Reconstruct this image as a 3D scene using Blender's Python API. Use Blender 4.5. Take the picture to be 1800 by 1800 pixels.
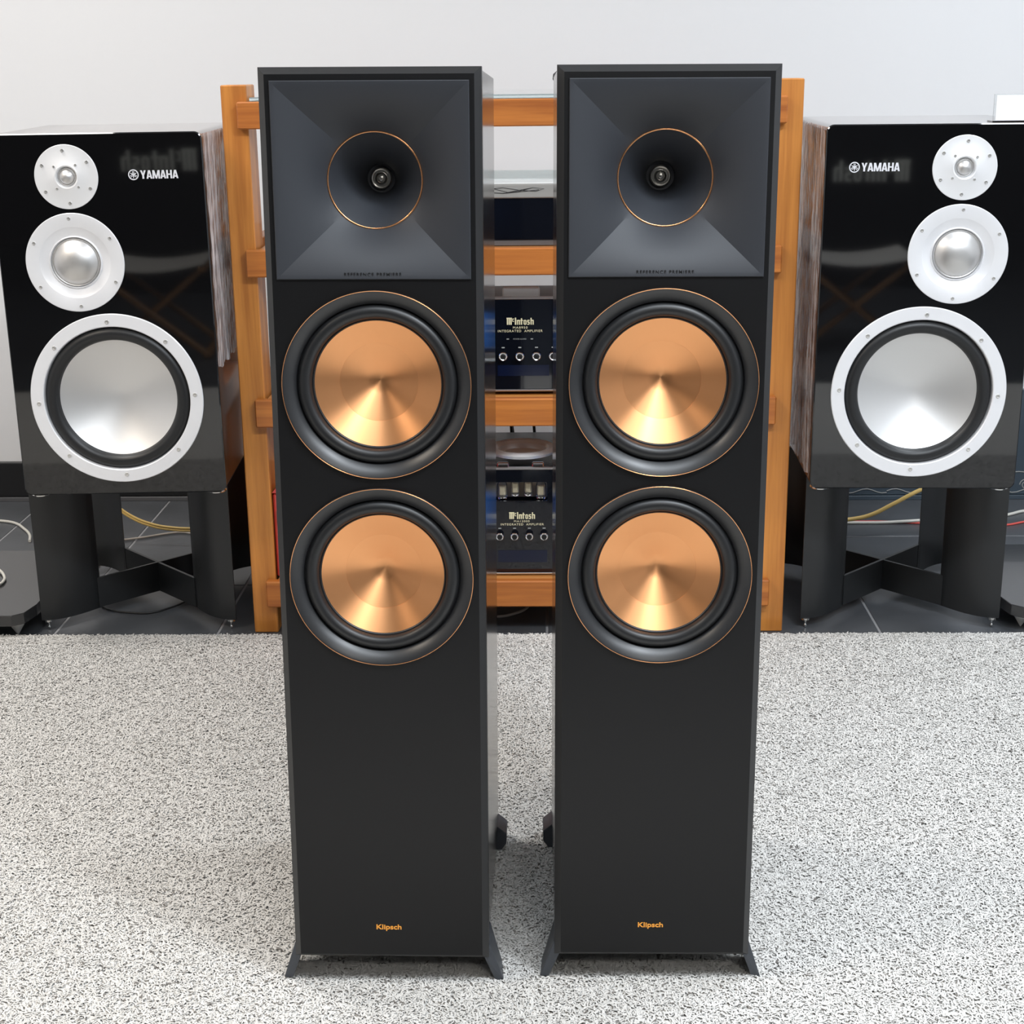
import bpy, bmesh, math, random
import numpy as np
from mathutils import Matrix, Vector

random.seed(7)
for o in list(bpy.data.objects):
    bpy.data.objects.remove(o, do_unlink=True)
scn = bpy.context.scene
C = scn.collection
PI = math.pi

# ------------------------------------------------------------------ camera
F, PIT, ROL, RHO, HC = 2660.3, 0.28934, -0.01245, -0.02839, 1.1468
cam_d = bpy.data.cameras.new('camera')
cam_d.sensor_fit = 'HORIZONTAL'
cam_d.sensor_width = 36.0
cam_d.lens = F / 1800 * 36.0
cam_d.clip_start = 0.05
cam = bpy.data.objects.new('camera', cam_d)
C.objects.link(cam)
cy, sy = math.cos(RHO), math.sin(RHO)
def room(v):
    return Vector((v[0] * cy + v[1] * sy, -v[0] * sy + v[1] * cy, v[2]))
cp, sp = math.cos(PIT), math.sin(PIT)
cr, sr = math.cos(ROL), math.sin(ROL)
eu = Vector((1, 0, 0)); ev = Vector((0, -sp, -cp)); fw = Vector((0, cp, -sp))
right = room(cr * eu - sr * ev); up = room(-(sr * eu + cr * ev)); back = room(-fw)
M = Matrix((right, up, back)).transposed().to_4x4()
M.translation = Vector((0, 0, HC))
cam.matrix_world = M
scn.camera = cam

# ------------------------------------------------------------------ world, lights, exposure
w = bpy.data.worlds.new('world'); scn.world = w; w.use_nodes = True
w.node_tree.nodes['Background'].inputs[0].default_value = (0.8, 0.86, 1.0, 1)
w.node_tree.nodes['Background'].inputs[1].default_value = 0.05
scn.view_settings.view_transform = 'Standard'
scn.view_settings.look = 'None'
scn.view_settings.exposure = 0.0
scn.view_settings.gamma = 1.0
scn.view_settings.use_curve_mapping = False

def area(name, loc, size, power, col, target=None, sizey=None):
    l = bpy.data.lights.new(name, 'AREA'); l.energy = power; l.color = col
    l.shape = 'RECTANGLE' if sizey else 'SQUARE'
    l.size = size
    if sizey: l.size_y = sizey
    o = bpy.data.objects.new(name, l); C.objects.link(o); o.location = loc
    if target:
        o.rotation_euler = (Vector(target) - Vector(loc)).to_track_quat('-Z', 'Y').to_euler()
    return o
COOL = (0.86, 0.93, 1.0); WARM = (1.0, 0.88, 0.74); NEUT = (1.0, 0.97, 0.93)
area('ceiling_lamp_key', (1.05, 0.80, 2.68), 0.26, 40, COOL)
area('added_highlight_panel', (0.25, 0.62, 2.72), 1.5, 40, COOL, None, 0.55)  # unseen panel, added for a broad highlight on the copper cones
area('ceiling_lamp_right', (2.1, 0.3, 2.70), 0.7, 38, COOL)
area('ceiling_lamp_left', (-2.1, 1.0, 2.70), 0.7, 38, WARM)
area('ceiling_lamp_wall_left', (-1.5, 2.50, 2.70), 0.6, 34, NEUT, None, 0.6)
area('ceiling_lamp_wall_right', (1.5, 2.50, 2.70), 0.6, 33, COOL, None, 0.6)
area('ceiling_lamp_rear', (0.8, -1.3, 2.70), 0.9, 34, NEUT, None, 0.6)

# ------------------------------------------------------------------ materials
def mat(name, base=(0.5, 0.5, 0.5), rough=0.5, metal=0.0, coat=0.0, coat_rough=0.03, spec=0.5, aniso=0.0,
        aniso_rot=0.0, emit=None, emit_s=0.0, trans=0.0, bump=None, vary=None, ior=None):
    m = bpy.data.materials.new(name); m.use_nodes = True
    nt = m.node_tree; b = nt.nodes['Principled BSDF']
    b.inputs['Base Color'].default_value = (*base, 1)
    b.inputs['Roughness'].default_value = rough
    b.inputs['Metallic'].default_value = metal
    b.inputs['Coat Weight'].default_value = coat
    b.inputs['Coat Roughness'].default_value = coat_rough
    b.inputs['Specular IOR Level'].default_value = spec
    b.inputs['Transmission Weight'].default_value = trans
    if ior: b.inputs['IOR'].default_value = ior
    if aniso:
        b.inputs['Anisotropic'].default_value = aniso
        b.inputs['Anisotropic Rotation'].default_value = aniso_rot
        t = nt.nodes.new('ShaderNodeTangent'); t.direction_type = 'RADIAL'; t.axis = 'Z'
        nt.links.new(t.outputs[0], b.inputs['Tangent'])
    if emit:
        b.inputs['Emission Color'].default_value = (*emit, 1)
        b.inputs['Emission Strength'].default_value = emit_s
    tc = nt.nodes.new('ShaderNodeTexCoord')
    if vary:            # (scale, amount)
        n = nt.nodes.new('ShaderNodeTexNoise'); n.inputs['Scale'].default_value = vary[0]; n.inputs['Detail'].default_value = 6
        nt.links.new(tc.outputs['Object'], n.inputs['Vector'])
        mx = nt.nodes.new('ShaderNodeMixRGB'); mx.blend_type = 'MIX'
        a = vary[1]
        mx.inputs[1].default_value = (*[c * (1 - a) for c in base], 1)
        mx.inputs[2].default_value = (*[min(1, c * (1 + a)) for c in base], 1)
        nt.links.new(n.outputs['Fac'], mx.inputs[0]); nt.links.new(mx.outputs[0], b.inputs['Base Color'])
    if bump:            # (scale, strength, distance)
        n = nt.nodes.new('ShaderNodeTexNoise'); n.inputs['Scale'].default_value = bump[0]; n.inputs['Detail'].default_value = 3
        nt.links.new(tc.outputs['Object'], n.inputs['Vector'])
        bp = nt.nodes.new('ShaderNodeBump'); bp.inputs['Strength'].default_value = bump[1]; bp.inputs['Distance'].default_value = bump[2]
        nt.links.new(n.outputs['Fac'], bp.inputs['Height']); nt.links.new(bp.outputs[0], b.inputs['Normal'])
    return m

def wood(name, dark, light, axis, rough=0.42, coat=0.15, freq=38.0, stretch=0.045, pos=(0.3, 0.72)):
    m = bpy.data.materials.new(name); m.use_nodes = True
    nt = m.node_tree; b = nt.nodes['Principled BSDF']
    b.inputs['Roughness'].default_value = rough; b.inputs['Coat Weight'].default_value = coat
    b.inputs['Coat Roughness'].default_value = 0.12
    tc = nt.nodes.new('ShaderNodeTexCoord'); mp = nt.nodes.new('ShaderNodeMapping')
    s = [freq] * 3; s['xyz'.index(axis)] = freq * stretch
    mp.inputs['Scale'].default_value = s
    nt.links.new(tc.outputs['Object'], mp.inputs['Vector'])
    n = nt.nodes.new('ShaderNodeTexNoise'); n.inputs['Scale'].default_value = 1.0; n.inputs['Detail'].default_value = 6; n.inputs['Distortion'].default_value = 0.5
    nt.links.new(mp.outputs[0], n.inputs['Vector'])
    n2 = nt.nodes.new('ShaderNodeTexNoise'); n2.inputs['Scale'].default_value = 6.0; n2.inputs['Detail'].default_value = 4
    nt.links.new(mp.outputs[0], n2.inputs['Vector'])
    ad = nt.nodes.new('ShaderNodeMath'); ad.operation = 'MULTIPLY_ADD'; ad.inputs[1].default_value = 0.35
    nt.links.new(n2.outputs['Fac'], ad.inputs[0]); nt.links.new(n.outputs['Fac'], ad.inputs[2])
    r = nt.nodes.new('ShaderNodeValToRGB')
    r.color_ramp.elements[0].position = pos[0] + 0.17; r.color_ramp.elements[0].color = (*dark, 1)
    r.color_ramp.elements[1].position = pos[1] + 0.17; r.color_ramp.elements[1].color = (*light, 1)
    nt.links.new(ad.outputs[0], r.inputs[0]); nt.links.new(r.outputs[0], b.inputs['Base Color'])
    return m

MAT = {}
MAT['wall'] = mat('wall_paint', (0.80, 0.80, 0.81), 0.75, bump=(90, 0.05, 0.002))
MAT['rear_wall'] = mat('dark_wall_paint', (0.035, 0.034, 0.036), 0.7)
MAT['ceiling'] = mat('ceiling_paint', (0.72, 0.72, 0.72), 0.8)
MAT['tile'] = mat('slate_tile', (0.078, 0.083, 0.091), 0.36, bump=(30, 0.12, 0.002), vary=(9, 0.35))
MAT['grout'] = mat('grout', (0.30, 0.30, 0.31), 0.8)
MAT['baseboard'] = mat('black_baseboard', (0.012, 0.012, 0.013), 0.3)
MAT['greytrim'] = mat('grey_trim', (0.10, 0.10, 0.105), 0.4)
MAT['alu'] = mat('aluminium', (0.72, 0.73, 0.75), 0.3, 1.0)
MAT['post'] = wood('teak_upright', (0.42, 0.145, 0.026), (0.66, 0.265, 0.052), 'z')
MAT['rail'] = wood('teak_rail', (0.32, 0.090, 0.016), (0.55, 0.190, 0.036), 'x')
MAT['shelf'] = wood('teak_shelf', (0.38, 0.14, 0.03), (0.62, 0.27, 0.07), 'x')
MAT['glass'] = mat('pale_glass', (0.86, 0.97, 0.98), 0.03, trans=0.85, ior=1.5)
MAT['cab'] = mat('black_woodgrain', (0.010, 0.0098, 0.0095), 0.14, spec=0.8)
MAT['baffle'] = mat('black_baffle', (0.0045, 0.0045, 0.005), 0.42, spec=0.32, bump=(600, 0.10, 0.0004))
MAT['bezel'] = mat('satin_black_bezel', (0.015, 0.015, 0.0156), 0.36, spec=0.5)
MAT['horn'] = mat('horn_rubber', (0.0205, 0.0230, 0.0290), 0.56, spec=0.5, bump=(900, 0.12, 0.0003))
MAT['trim'] = mat('satin_black_trim', (0.012, 0.0125, 0.014), 0.38, spec=0.6)
MAT['rubber'] = mat('surround_rubber', (0.010, 0.0105, 0.0115), 0.42, spec=0.5)
MAT['copper'] = mat('spun_copper', (0.84, 0.405, 0.180), 0.39, 1.0, aniso=0.66, aniso_rot=0.25)
MAT['copper_line'] = mat('copper_trim', (0.86, 0.42, 0.20), 0.25, 1.0)
MAT['gold_text'] = mat('orange_print', (0.82, 0.34, 0.045), 0.45)
MAT['emboss'] = mat('embossed_black', (0.004, 0.004, 0.005), 0.5)
MAT['plug'] = mat('phase_plug_metal', (0.55, 0.54, 0.50), 0.28, 1.0)
MAT['foot'] = mat('cast_foot', (0.075, 0.082, 0.095), 0.45, 0.5)
MAT['piano'] = mat('piano_black', (0.0035, 0.0035, 0.004), 0.035, coat=0.4, spec=0.5)
MAT['ebony'] = wood('ebony_veneer', (0.012, 0.0055, 0.004), (0.085, 0.032, 0.018), 'z', 0.12, 0.8, 60, 0.03)
MAT['silver'] = mat('silver_plate', (0.82, 0.82, 0.83), 0.40, 0.25)
MAT['silver_ring'] = mat('matt_silver_ring', (0.82, 0.82, 0.84), 0.4, 0.25)
MAT['dome'] = mat('dome_metal', (0.66, 0.65, 0.64), 0.46, 1.0)
MAT['cone'] = mat('silver_cone', (0.74, 0.735, 0.73), 0.44, 0.85, bump=(700, 0.08, 0.0004))
MAT['screw'] = mat('screw_metal', (0.72, 0.71, 0.69), 0.34, 0.9)
MAT['logo'] = mat('logo_silver', (0.80, 0.80, 0.84), 0.4, 0.2)
MAT['stand'] = mat('stand_black', (0.0165, 0.0175, 0.0185), 0.40, 0.0, bump=(500, 0.15, 0.0004))
MAT['chrome'] = mat('chrome', (0.80, 0.80, 0.79), 0.12, 1.0)
MAT['blackglass'] = mat('black_glass_panel', (0.0035, 0.0045, 0.008), 0.04, coat=0.5)
MAT['chassis'] = mat('grey_chassis', (0.17, 0.17, 0.175), 0.4, 0.6)
MAT['fascia'] = mat('grey_fascia', (0.36, 0.35, 0.335), 0.42, 0.3)
MAT['ringmetal'] = mat('ring_metal', (0.88, 0.88, 0.89), 0.3, 0.25)
MAT['blackmetal'] = mat('black_metal', (0.010, 0.010, 0.011), 0.35, 0.2)
MAT['goldtext'] = mat('pale_gold_lettering', (0.66, 0.60, 0.40), 0.5, emit=(0.85, 0.78, 0.5), emit_s=0.10)
MAT['dimtext'] = mat('grey_lettering', (0.30, 0.31, 0.30), 0.5)
MAT['meter'] = mat('blue_meter', (0.01, 0.04, 0.14), 0.15, emit=(0.03, 0.18, 0.62), emit_s=0.9)
MAT['reflection'] = mat('painted_blue_reflection', (0.002, 0.004, 0.016), 0.12, emit=(0.01, 0.02, 0.07), emit_s=0.10)  # painted reflection: faint blue glow for the strips on the amplifier glass
MAT['tubeglass'] = mat('valve_glass', (0.95, 0.93, 0.88), 0.02, trans=0.97, ior=1.45)
MAT['getter'] = mat('valve_plate', (0.80, 0.72, 0.52), 0.35, 0.3)  # pale base colour stands in for light from behind
MAT['amber'] = mat('valve_window_back', (0.42, 0.36, 0.27), 0.5)  # lightened in place of backlight around the valves
MAT['red'] = mat('red_leatherette', (0.62, 0.065, 0.055), 0.45, vary=(40, 0.15))
MAT['brass'] = mat('aged_brass', (0.25, 0.22, 0.10), 0.4, 0.8)
MAT['white'] = mat('white_card', (0.9, 0.9, 0.9), 0.5)
MAT['acrylic'] = mat('clear_acrylic', (0.95, 0.97, 0.98), 0.03, trans=0.9, ior=1.47)
MAT['yellow'] = mat('yellow_cable', (0.78, 0.54, 0.18), 0.4)
MAT['greycable'] = mat('grey_cable', (0.40, 0.36, 0.32), 0.45)
MAT['whitecable'] = mat('white_cable', (0.66, 0.64, 0.58), 0.4)
MAT['redcable'] = mat('red_cable', (0.70, 0.10, 0.08), 0.4)
MAT['blackcable'] = mat('black_cable', (0.012, 0.012, 0.012), 0.45)
MAT['platform'] = mat('platform_gloss', (0.030, 0.030, 0.031), 0.16, coat=0.3)
MAT['conefoot'] = mat('cone_foot_metal', (0.85, 0.84, 0.80), 0.36, 0.3)
MAT['slate_panel'] = mat('slate_blue_panel', (0.055, 0.075, 0.095), 0.25, coat=0.2)
MAT['scroll'] = mat('pale_scroll', (0.30, 0.30, 0.29), 0.5)
MAT['ornament'] = mat('dark_stone', (0.02, 0.019, 0.021), 0.35)

# plastic film: mostly clear with crinkled shine
def film_mat(lo, hi):
    m = bpy.data.materials.new('cling_film'); m.use_nodes = True
    nt = m.node_tree; nt.nodes.clear()
    out = nt.nodes.new('ShaderNodeOutputMaterial'); mx = nt.nodes.new('ShaderNodeMixShader')
    tr = nt.nodes.new('ShaderNodeBsdfTransparent')
    g = nt.nodes.new('ShaderNodeBsdfPrincipled'); g.inputs['Base Color'].default_value = (0.75, 0.74, 0.76, 1)
    g.inputs['Roughness'].default_value = 0.14; g.inputs['Specular IOR Level'].default_value = 0.9
    tc = nt.nodes.new('ShaderNodeTexCoord'); mp = nt.nodes.new('ShaderNodeMapping'); mp.inputs['Scale'].default_value = (120, 120, 5)
    n = nt.nodes.new('ShaderNodeTexNoise'); n.inputs['Scale'].default_value = 1; n.inputs['Detail'].default_value = 5
    r = nt.nodes.new('ShaderNodeMapRange'); r.inputs[1].default_value = 0.40; r.inputs[2].default_value = 0.68; r.inputs[3].default_value = lo; r.inputs[4].default_value = hi
    nt.links.new(tc.outputs['Object'], mp.inputs[0]); nt.links.new(mp.outputs[0], n.inputs['Vector'])
    nt.links.new(n.outputs['Fac'], r.inputs[0]); nt.links.new(r.outputs[0], mx.inputs[0])
    nt.links.new(tr.outputs[0], mx.inputs[1]); nt.links.new(g.outputs[0], mx.inputs[2]); nt.links.new(mx.outputs[0], out.inputs[0])
    return m
MAT['film_left'] = film_mat(0.25, 0.92)
MAT['film_right'] = film_mat(0.02, 0.62)

def rug_mat(name, fibre):
    m = bpy.data.materials.new(name); m.use_nodes = True
    nt = m.node_tree; b = nt.nodes['Principled BSDF']
    b.inputs['Roughness'].default_value = 0.9; b.inputs['Specular IOR Level'].default_value = 0.15
    b.inputs['Sheen Weight'].default_value = 0.15
    tc = nt.nodes.new('ShaderNodeTexCoord')
    n = nt.nodes.new('ShaderNodeTexNoise'); n.inputs['Scale'].default_value = 160 if not fibre else 90; n.inputs['Detail'].default_value = 3
    n2 = nt.nodes.new('ShaderNodeTexNoise'); n2.inputs['Scale'].default_value = 3.5; n2.inputs['Detail'].default_value = 3
    nt.links.new(tc.outputs['Object'], n.inputs['Vector']); nt.links.new(tc.outputs['Object'], n2.inputs['Vector'])
    ad = nt.nodes.new('ShaderNodeMath'); ad.operation = 'MULTIPLY_ADD'; ad.inputs[1].default_value = 0.22
    nt.links.new(n2.outputs['Fac'], ad.inputs[0]); nt.links.new(n.outputs['Fac'], ad.inputs[2])
    r = nt.nodes.new('ShaderNodeValToRGB')
    r.color_ramp.elements[0].position = 0.36; r.color_ramp.elements[0].color = (0.60, 0.58, 0.545, 1) if fibre else (0.58, 0.56, 0.525, 1)
    r.color_ramp.elements[1].position = 0.80; r.color_ramp.elements[1].color = (0.75, 0.73, 0.695, 1) if fibre else (0.72, 0.70, 0.665, 1)
    nt.links.new(ad.outputs[0], r.inputs[0]); nt.links.new(r.outputs[0], b.inputs['Base Color'])
    if fibre:
        # pile fibres scatter light much more evenly than flat blades: bend their normals upwards
        g = nt.nodes.new('ShaderNodeNewGeometry')
        v1 = nt.nodes.new('ShaderNodeVectorMath'); v1.operation = 'MULTIPLY_ADD'
        v1.inputs[1].default_value = (0.24, 0.24, 0.24); v1.inputs[2].default_value = (0, 0, 0.85)
        v2 = nt.nodes.new('ShaderNodeVectorMath'); v2.operation = 'NORMALIZE'
        nt.links.new(g.outputs['Normal'], v1.inputs[0]); nt.links.new(v1.outputs[0], v2.inputs[0]); nt.links.new(v2.outputs[0], b.inputs['Normal'])
    if not fibre:
        bp = nt.nodes.new('ShaderNodeBump'); bp.inputs['Strength'].default_value = 0.7; bp.inputs['Distance'].default_value = 0.004
        nt.links.new(n.outputs['Fac'], bp.inputs['Height']); nt.links.new(bp.outputs[0], b.inputs['Normal'])
    return m
MAT['rug_base'] = rug_mat('rug_backing', False)
MAT['rug_pile'] = rug_mat('rug_pile', True)
MAT['rug_fleck'] = mat('rug_fleck', (0.20, 0.185, 0.17), 0.9, spec=0.1)

# ------------------------------------------------------------------ mesh helpers
def link(name, me, m=None, parent=None, loc=None, rot=None):
    if m is not None:
        me.materials.clear(); me.materials.append(MAT[m] if isinstance(m, str) else m)
    o = bpy.data.objects.new(name, me); C.objects.link(o)
    if parent is not None: o.parent = parent
    if loc is not None: o.location = loc
    if rot is not None: o.rotation_euler = rot
    return o
def from_bm(name, bm, m=None, parent=None, loc=None, rot=None, smooth=False, angle=None):
    bmesh.ops.recalc_face_normals(bm, faces=bm.faces)
    me = bpy.data.meshes.new(name); bm.to_mesh(me); bm.free()
    if smooth:
        for p in me.polygons: p.use_smooth = True
        if angle:
            me.set_sharp_from_angle(angle=math.radians(angle))
    return link(name, me, m, parent, loc, rot)
def tag(o, label, cat, group=None, kind=None):
    o['label'] = label; o['category'] = cat
    if group: o['group'] = group
    if kind: o['kind'] = kind
    return o
def struct(o):
    o['kind'] = 'structure'; return o
def empty(name, loc=(0, 0, 0), rot=(0, 0, 0)):
    o = bpy.data.objects.new(name, None); C.objects.link(o); o.location = loc; o.rotation_euler = rot
    o.empty_display_size = 0.05
    return o
def copy_tree(o, parent=None):
    c = o.copy(); C.objects.link(c); c.parent = parent
    for ch in list(o.children): copy_tree(ch, c)
    return c

def bm_box(bm, x0, x1, y0, y1, z0, z1, bev=0.0, seg=1):
    r = bmesh.ops.create_cube(bm, size=1.0)
    vs = r['verts']
    for v in vs:
        v.co = Vector((x0 + (v.co.x + .5) * (x1 - x0), y0 + (v.co.y + .5) * (y1 - y0), z0 + (v.co.z + .5) * (z1 - z0)))
    if bev:
        es = set(e for v in vs for e in v.link_edges)
        bmesh.ops.bevel(bm, geom=list(es), offset=bev, segments=seg, affect='EDGES', profile=0.5)
def box(name, x0, x1, y0, y1, z0, z1, m, parent=None, bev=0.0, seg=1):
    bm = bmesh.new(); bm_box(bm, x0, x1, y0, y1, z0, z1, bev, seg)
    return from_bm(name, bm, m, parent)
def bm_prism(bm, pts, y0, y1, axis='y'):
    """extrude a closed (a,b) outline; axis y: (x,z) outline, axis z: (x,y) outline, axis x: (y,z) outline"""
    def mk(a, b, c):
        return {'y': (a, c, b), 'z': (a, b, c), 'x': (c, a, b)}[axis]
    v0 = [bm.verts.new(mk(a, b, y0)) for a, b in pts]; v1 = [bm.verts.new(mk(a, b, y1)) for a, b in pts]
    n = len(pts)
    bm.faces.new(v0); bm.faces.new(v1[::-1])
    for i in range(n):
        bm.faces.new((v0[i], v1[i], v1[(i + 1) % n], v0[(i + 1) % n]))
def bm_lathe(bm, prof, segs=96, cx=0.0, cz=0.0):
    """profile of (r, h); axis is local Z"""
    rings = []
    for r, h in prof:
        if r < 1e-6:
            rings.append([bm.verts.new((cx, cz, h))])
        else:
            rings.append([bm.verts.new((cx + r * math.cos(2 * PI * i / segs), cz + r * math.sin(2 * PI * i / segs), h)) for i in range(segs)])
    for a, b in zip(rings[:-1], rings[1:]):
        if len(a) == 1 and len(b) == 1: continue
        for i in range(segs):
            j = (i + 1) % segs
            if len(a) == 1: bm.faces.new((a[0], b[i], b[j]))
            elif len(b) == 1: bm.faces.new((a[i], b[0], a[j]))
            else: bm.faces.new((a[i], b[i], b[j], a[j]))
def lathe(name, prof, m, parent=None, loc=None, rot=None, segs=96, angle=35):
    bm = bmesh.new(); bm_lathe(bm, prof, segs)
    return from_bm(name, bm, m, parent, loc, rot, True, angle)
def torus_prof(R, r, h=0.0, n=12):
    return [(R + r * math.cos(2 * PI * i / n), h + r * math.sin(2 * PI * i / n)) for i in range(n + 1)]
def rrect(x0, x1, z0, z1, rad, n=6, corners=(1, 1, 1, 1)):
    pts = []
    for k, (cx, cz, a0) in enumerate(((x1 - rad, z1 - rad, 0), (x0 + rad, z1 - rad, 90), (x0 + rad, z0 + rad, 180), (x1 - rad, z0 + rad, 270))):
        for i in range(n + 1):
            a = math.radians(a0 + 90 * i / n); pts.append((cx + rad * math.cos(a), cz + rad * math.sin(a)))
    return pts
def plate_with_holes(bm, outer, holes, y):
    """flat plate in the xz plane at depth y with holes (lists of (x,z))"""
    es = []; loops = []
    for lp in [outer] + holes:
        vs = [bm.verts.new((a, y, b)) for a, b in lp]; loops.append(vs)
        for i in range(len(vs)): es.append(bm.edges.new((vs[i], vs[(i + 1) % len(vs)])))
    bmesh.ops.triangle_fill(bm, use_beauty=True, use_dissolve=False, edges=es, normal=(0, -1, 0))
    return loops
def bridge(bm, la, lb):
    n = len(la)
    for i in range(n): bm.faces.new((la[i], la[(i + 1) % n], lb[(i + 1) % n], lb[i]))
def circ(cx, cz, r, n=72):
    return [(cx + r * math.cos(2 * PI * i / n), cz + r * math.sin(2 * PI * i / n)) for i in range(n)]
def tube(name, pts, r, m, parent=None, res=6, strands=None):
    """smooth tube through points; strands = list of (dx,dy,dz) offsets"""
    cu = bpy.data.curves.new(name, 'CURVE'); cu.dimensions = '3D'; cu.bevel_depth = r; cu.bevel_resolution = 3; cu.resolution_u = res; cu.use_fill_caps = True
    for off in (strands or [(0, 0, 0)]):
        s = cu.splines.new('BEZIER'); s.bezier_points.add(len(pts) - 1)
        for bp_, p in zip(s.bezier_points, pts):
            bp_.co = Vector(p) + Vector(off); bp_.handle_left_type = bp_.handle_right_type = 'AUTO'
    return curve_to_mesh(name, cu, m, parent)
def curve_to_mesh(name, cu, m, parent=None, post=None):
    t = bpy.data.objects.new('tmp', cu); C.objects.link(t)
    dg = bpy.context.evaluated_depsgraph_get()
    me = bpy.data.meshes.new_from_object(t.evaluated_get(dg))
    bpy.data.objects.remove(t); bpy.data.curves.remove(cu)
    me.name = name
    for p in me.polygons: p.use_smooth = post is None
    return link(name, me, m, parent)
def text(name, s, x0, x1, z0, z1, y, m, parent, bold=0.0, depth=0.0006, spacing=1.0):
    """lettering that faces -y, fitted into the x/z box"""
    cu = bpy.data.curves.new(name, 'FONT'); cu.body = s; cu.extrude = 0.02; cu.offset = bold; cu.space_character = spacing; cu.resolution_u = 4
    o = curve_to_mesh(name, cu, m, parent, post=True)
    me = o.data
    co = np.empty(len(me.vertices) * 3); me.vertices.foreach_get('co', co); co = co.reshape(-1, 3)
    mn, mxx = co.min(0), co.max(0)
    X = x0 + (co[:, 0] - mn[0]) / (mxx[0] - mn[0]) * (x1 - x0)
    Zc = z0 + (co[:, 1] - mn[1]) / (mxx[1] - mn[1]) * (z1 - z0)
    Yc = y - np.where(co[:, 2] > 0, depth, 0.0)
    me.vertices.foreach_set('co', np.stack([X, Yc, Zc], 1).ravel()); me.update()
    return o
BLACKLETTER = [(0, 0, .15, 1), (.2, 0, .35, .94), (.40, 0, .55, 1), (-.03, .84, .58, 1.0), (.62, .44, .70, .86), (.62, .78, .80, .88), (.64, .42, .80, .50),
    (.90, 0, 1.05, 1), (1.14, 0, 1.27, .66), (1.36, 0, 1.49, .62), (1.12, .54, 1.47, .68), (1.58, 0, 1.72, .92), (1.52, .56, 1.82, .68),
    (1.88, .08, 2.0, .6), (2.09, .08, 2.21, .6), (1.93, .55, 2.16, .68), (1.93, 0, 2.16, .13), (2.30, .55, 2.57, .68), (2.29, .36, 2.40, .6),
    (2.32, .28, 2.54, .42), (2.46, .1, 2.57, .36), (2.29, 0, 2.54, .13), (2.66, 0, 2.79, .97), (2.68, .55, 3.0, .68), (2.89, 0, 3.02, .62)]
def blackletter(name, x0, x1, z0, z1, y, m, parent, depth=0.0006):
    bm = bmesh.new(); sx = (x1 - x0) / 3.05; sz = (z1 - z0)
    for k, (a, b, c, d) in enumerate(BLACKLETTER):
        e = 0.00002 * (k % 5) * depth / 0.0006
        bm_box(bm, x0 + (a + .03) * sx, x0 + (c + .03) * sx, y - depth - e, y, z0 + b * sz, z0 + d * sz)
    return from_bm(name, bm, m, parent)
GL = {'Y': (.62, [[(0, 1), (.2, 1), (.31, .62), (.31, .38), (.21, .4)], [(.62, 1), (.42, 1), (.31, .62), (.31, .38), (.41, .4)], [(.21, 0), (.41, 0), (.41, .45), (.21, .45)]]),
      'A': (.64, [[(0, 0), (.19, 0), (.37, 1), (.21, 1)], [(.45, 0), (.64, 0), (.43, 1), (.27, 1)], [(.13, .18), (.51, .18), (.48, .34), (.16, .34)]]),
      'M': (.80, [[(0, 0), (.17, 0), (.17, 1), (0, 1)], [(.63, 0), (.80, 0), (.80, 1), (.63, 1)], [(.02, 1), (.22, 1), (.48, 0), (.32, 0)], [(.58, 1), (.78, 1), (.48, 0), (.32, 0)]]),
      'H': (.62, [[(0, 0), (.19, 0), (.19, 1), (0, 1)], [(.43, 0), (.62, 0), (.62, 1), (.43, 1)], [(.1, .42), (.5, .42), (.5, .58), (.1, .58)]])}
def block_text(name, word, x0, x1, z0, z1, y, m, parent, depth=0.0008):
    tot = sum(GL[c][0] for c in word) + 0.035 * (len(word) - 1); k = (x1 - x0) / tot
    bm = bmesh.new(); cx = 0.0
    for c in word:
        for q, poly in enumerate(GL[c][1]):
            bm_prism(bm, [(x0 + (cx + a) * k, z0 + b * (z1 - z0)) for a, b in poly], y - depth - q * 2e-5, y)
        cx += GL[c][0] + 0.035
    return from_bm(name, bm, m, parent)
FACE = (PI / 2, 0, 0)     # driver meshes: local Z -> towards the viewer (-y)

# ------------------------------------------------------------------ the room
bm = bmesh.new()
bm_box(bm, -3.4, 3.4, -4.2, 4.12, -0.10, -0.004)
floor = struct(from_bm('floor', bm, 'tile'))
bm = bmesh.new(); bm_box(bm, -2.2, 2.2, 2.2, 4.0, -0.004, -0.0016)
go = from_bm('grout', bm, 'grout', floor)
TW = 0.3467
tile_cache = {}
def tile(x0, x1, y0, y1):
    key = (round(x1 - x0, 4), round(y1 - y0, 4))
    if key not in tile_cache:
        bm = bmesh.new(); bm_box(bm, 0, key[0], 0, key[1], -0.0035, 0.0, 0.0008)
        bmesh.ops.recalc_face_normals(bm, faces=bm.faces)
        me = bpy.data.meshes.new('tile'); bm.to_mesh(me); bm.free(); me.materials.append(MAT['tile']); tile_cache[key] = me
    o = bpy.data.objects.new('tile', tile_cache[key]); C.objects.link(o); o.parent = floor; o.location = (x0, y0, 0)
J = 0.0028
for i in range(-3, 10):
    xa = -1.4008 + i * TW
    ys = [2.2, 2.93, 3.624, 4.0] if xa > 0.2 else [2.2, 2.58, 3.27, 3.985]
    for a, b in zip(ys[:-1], ys[1:]):
        tile(xa + J, xa + TW - J, a + J, b - J)
struct(box('wall_back', -3.4, 3.4, 4.0, 4.12, -0.004, 2.8, 'wall'))
struct(box('wall_left', -3.52, -3.4, -4.2, 4.12, -0.1, 2.8, 'wall'))
struct(box('wall_right', 3.4, 3.52, -4.2, 4.12, -0.1, 2.8, 'wall'))
struct(box('wall_rear', -3.52, 3.52, -4.32, -4.2, -0.1, 2.8, 'rear_wall'))
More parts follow.
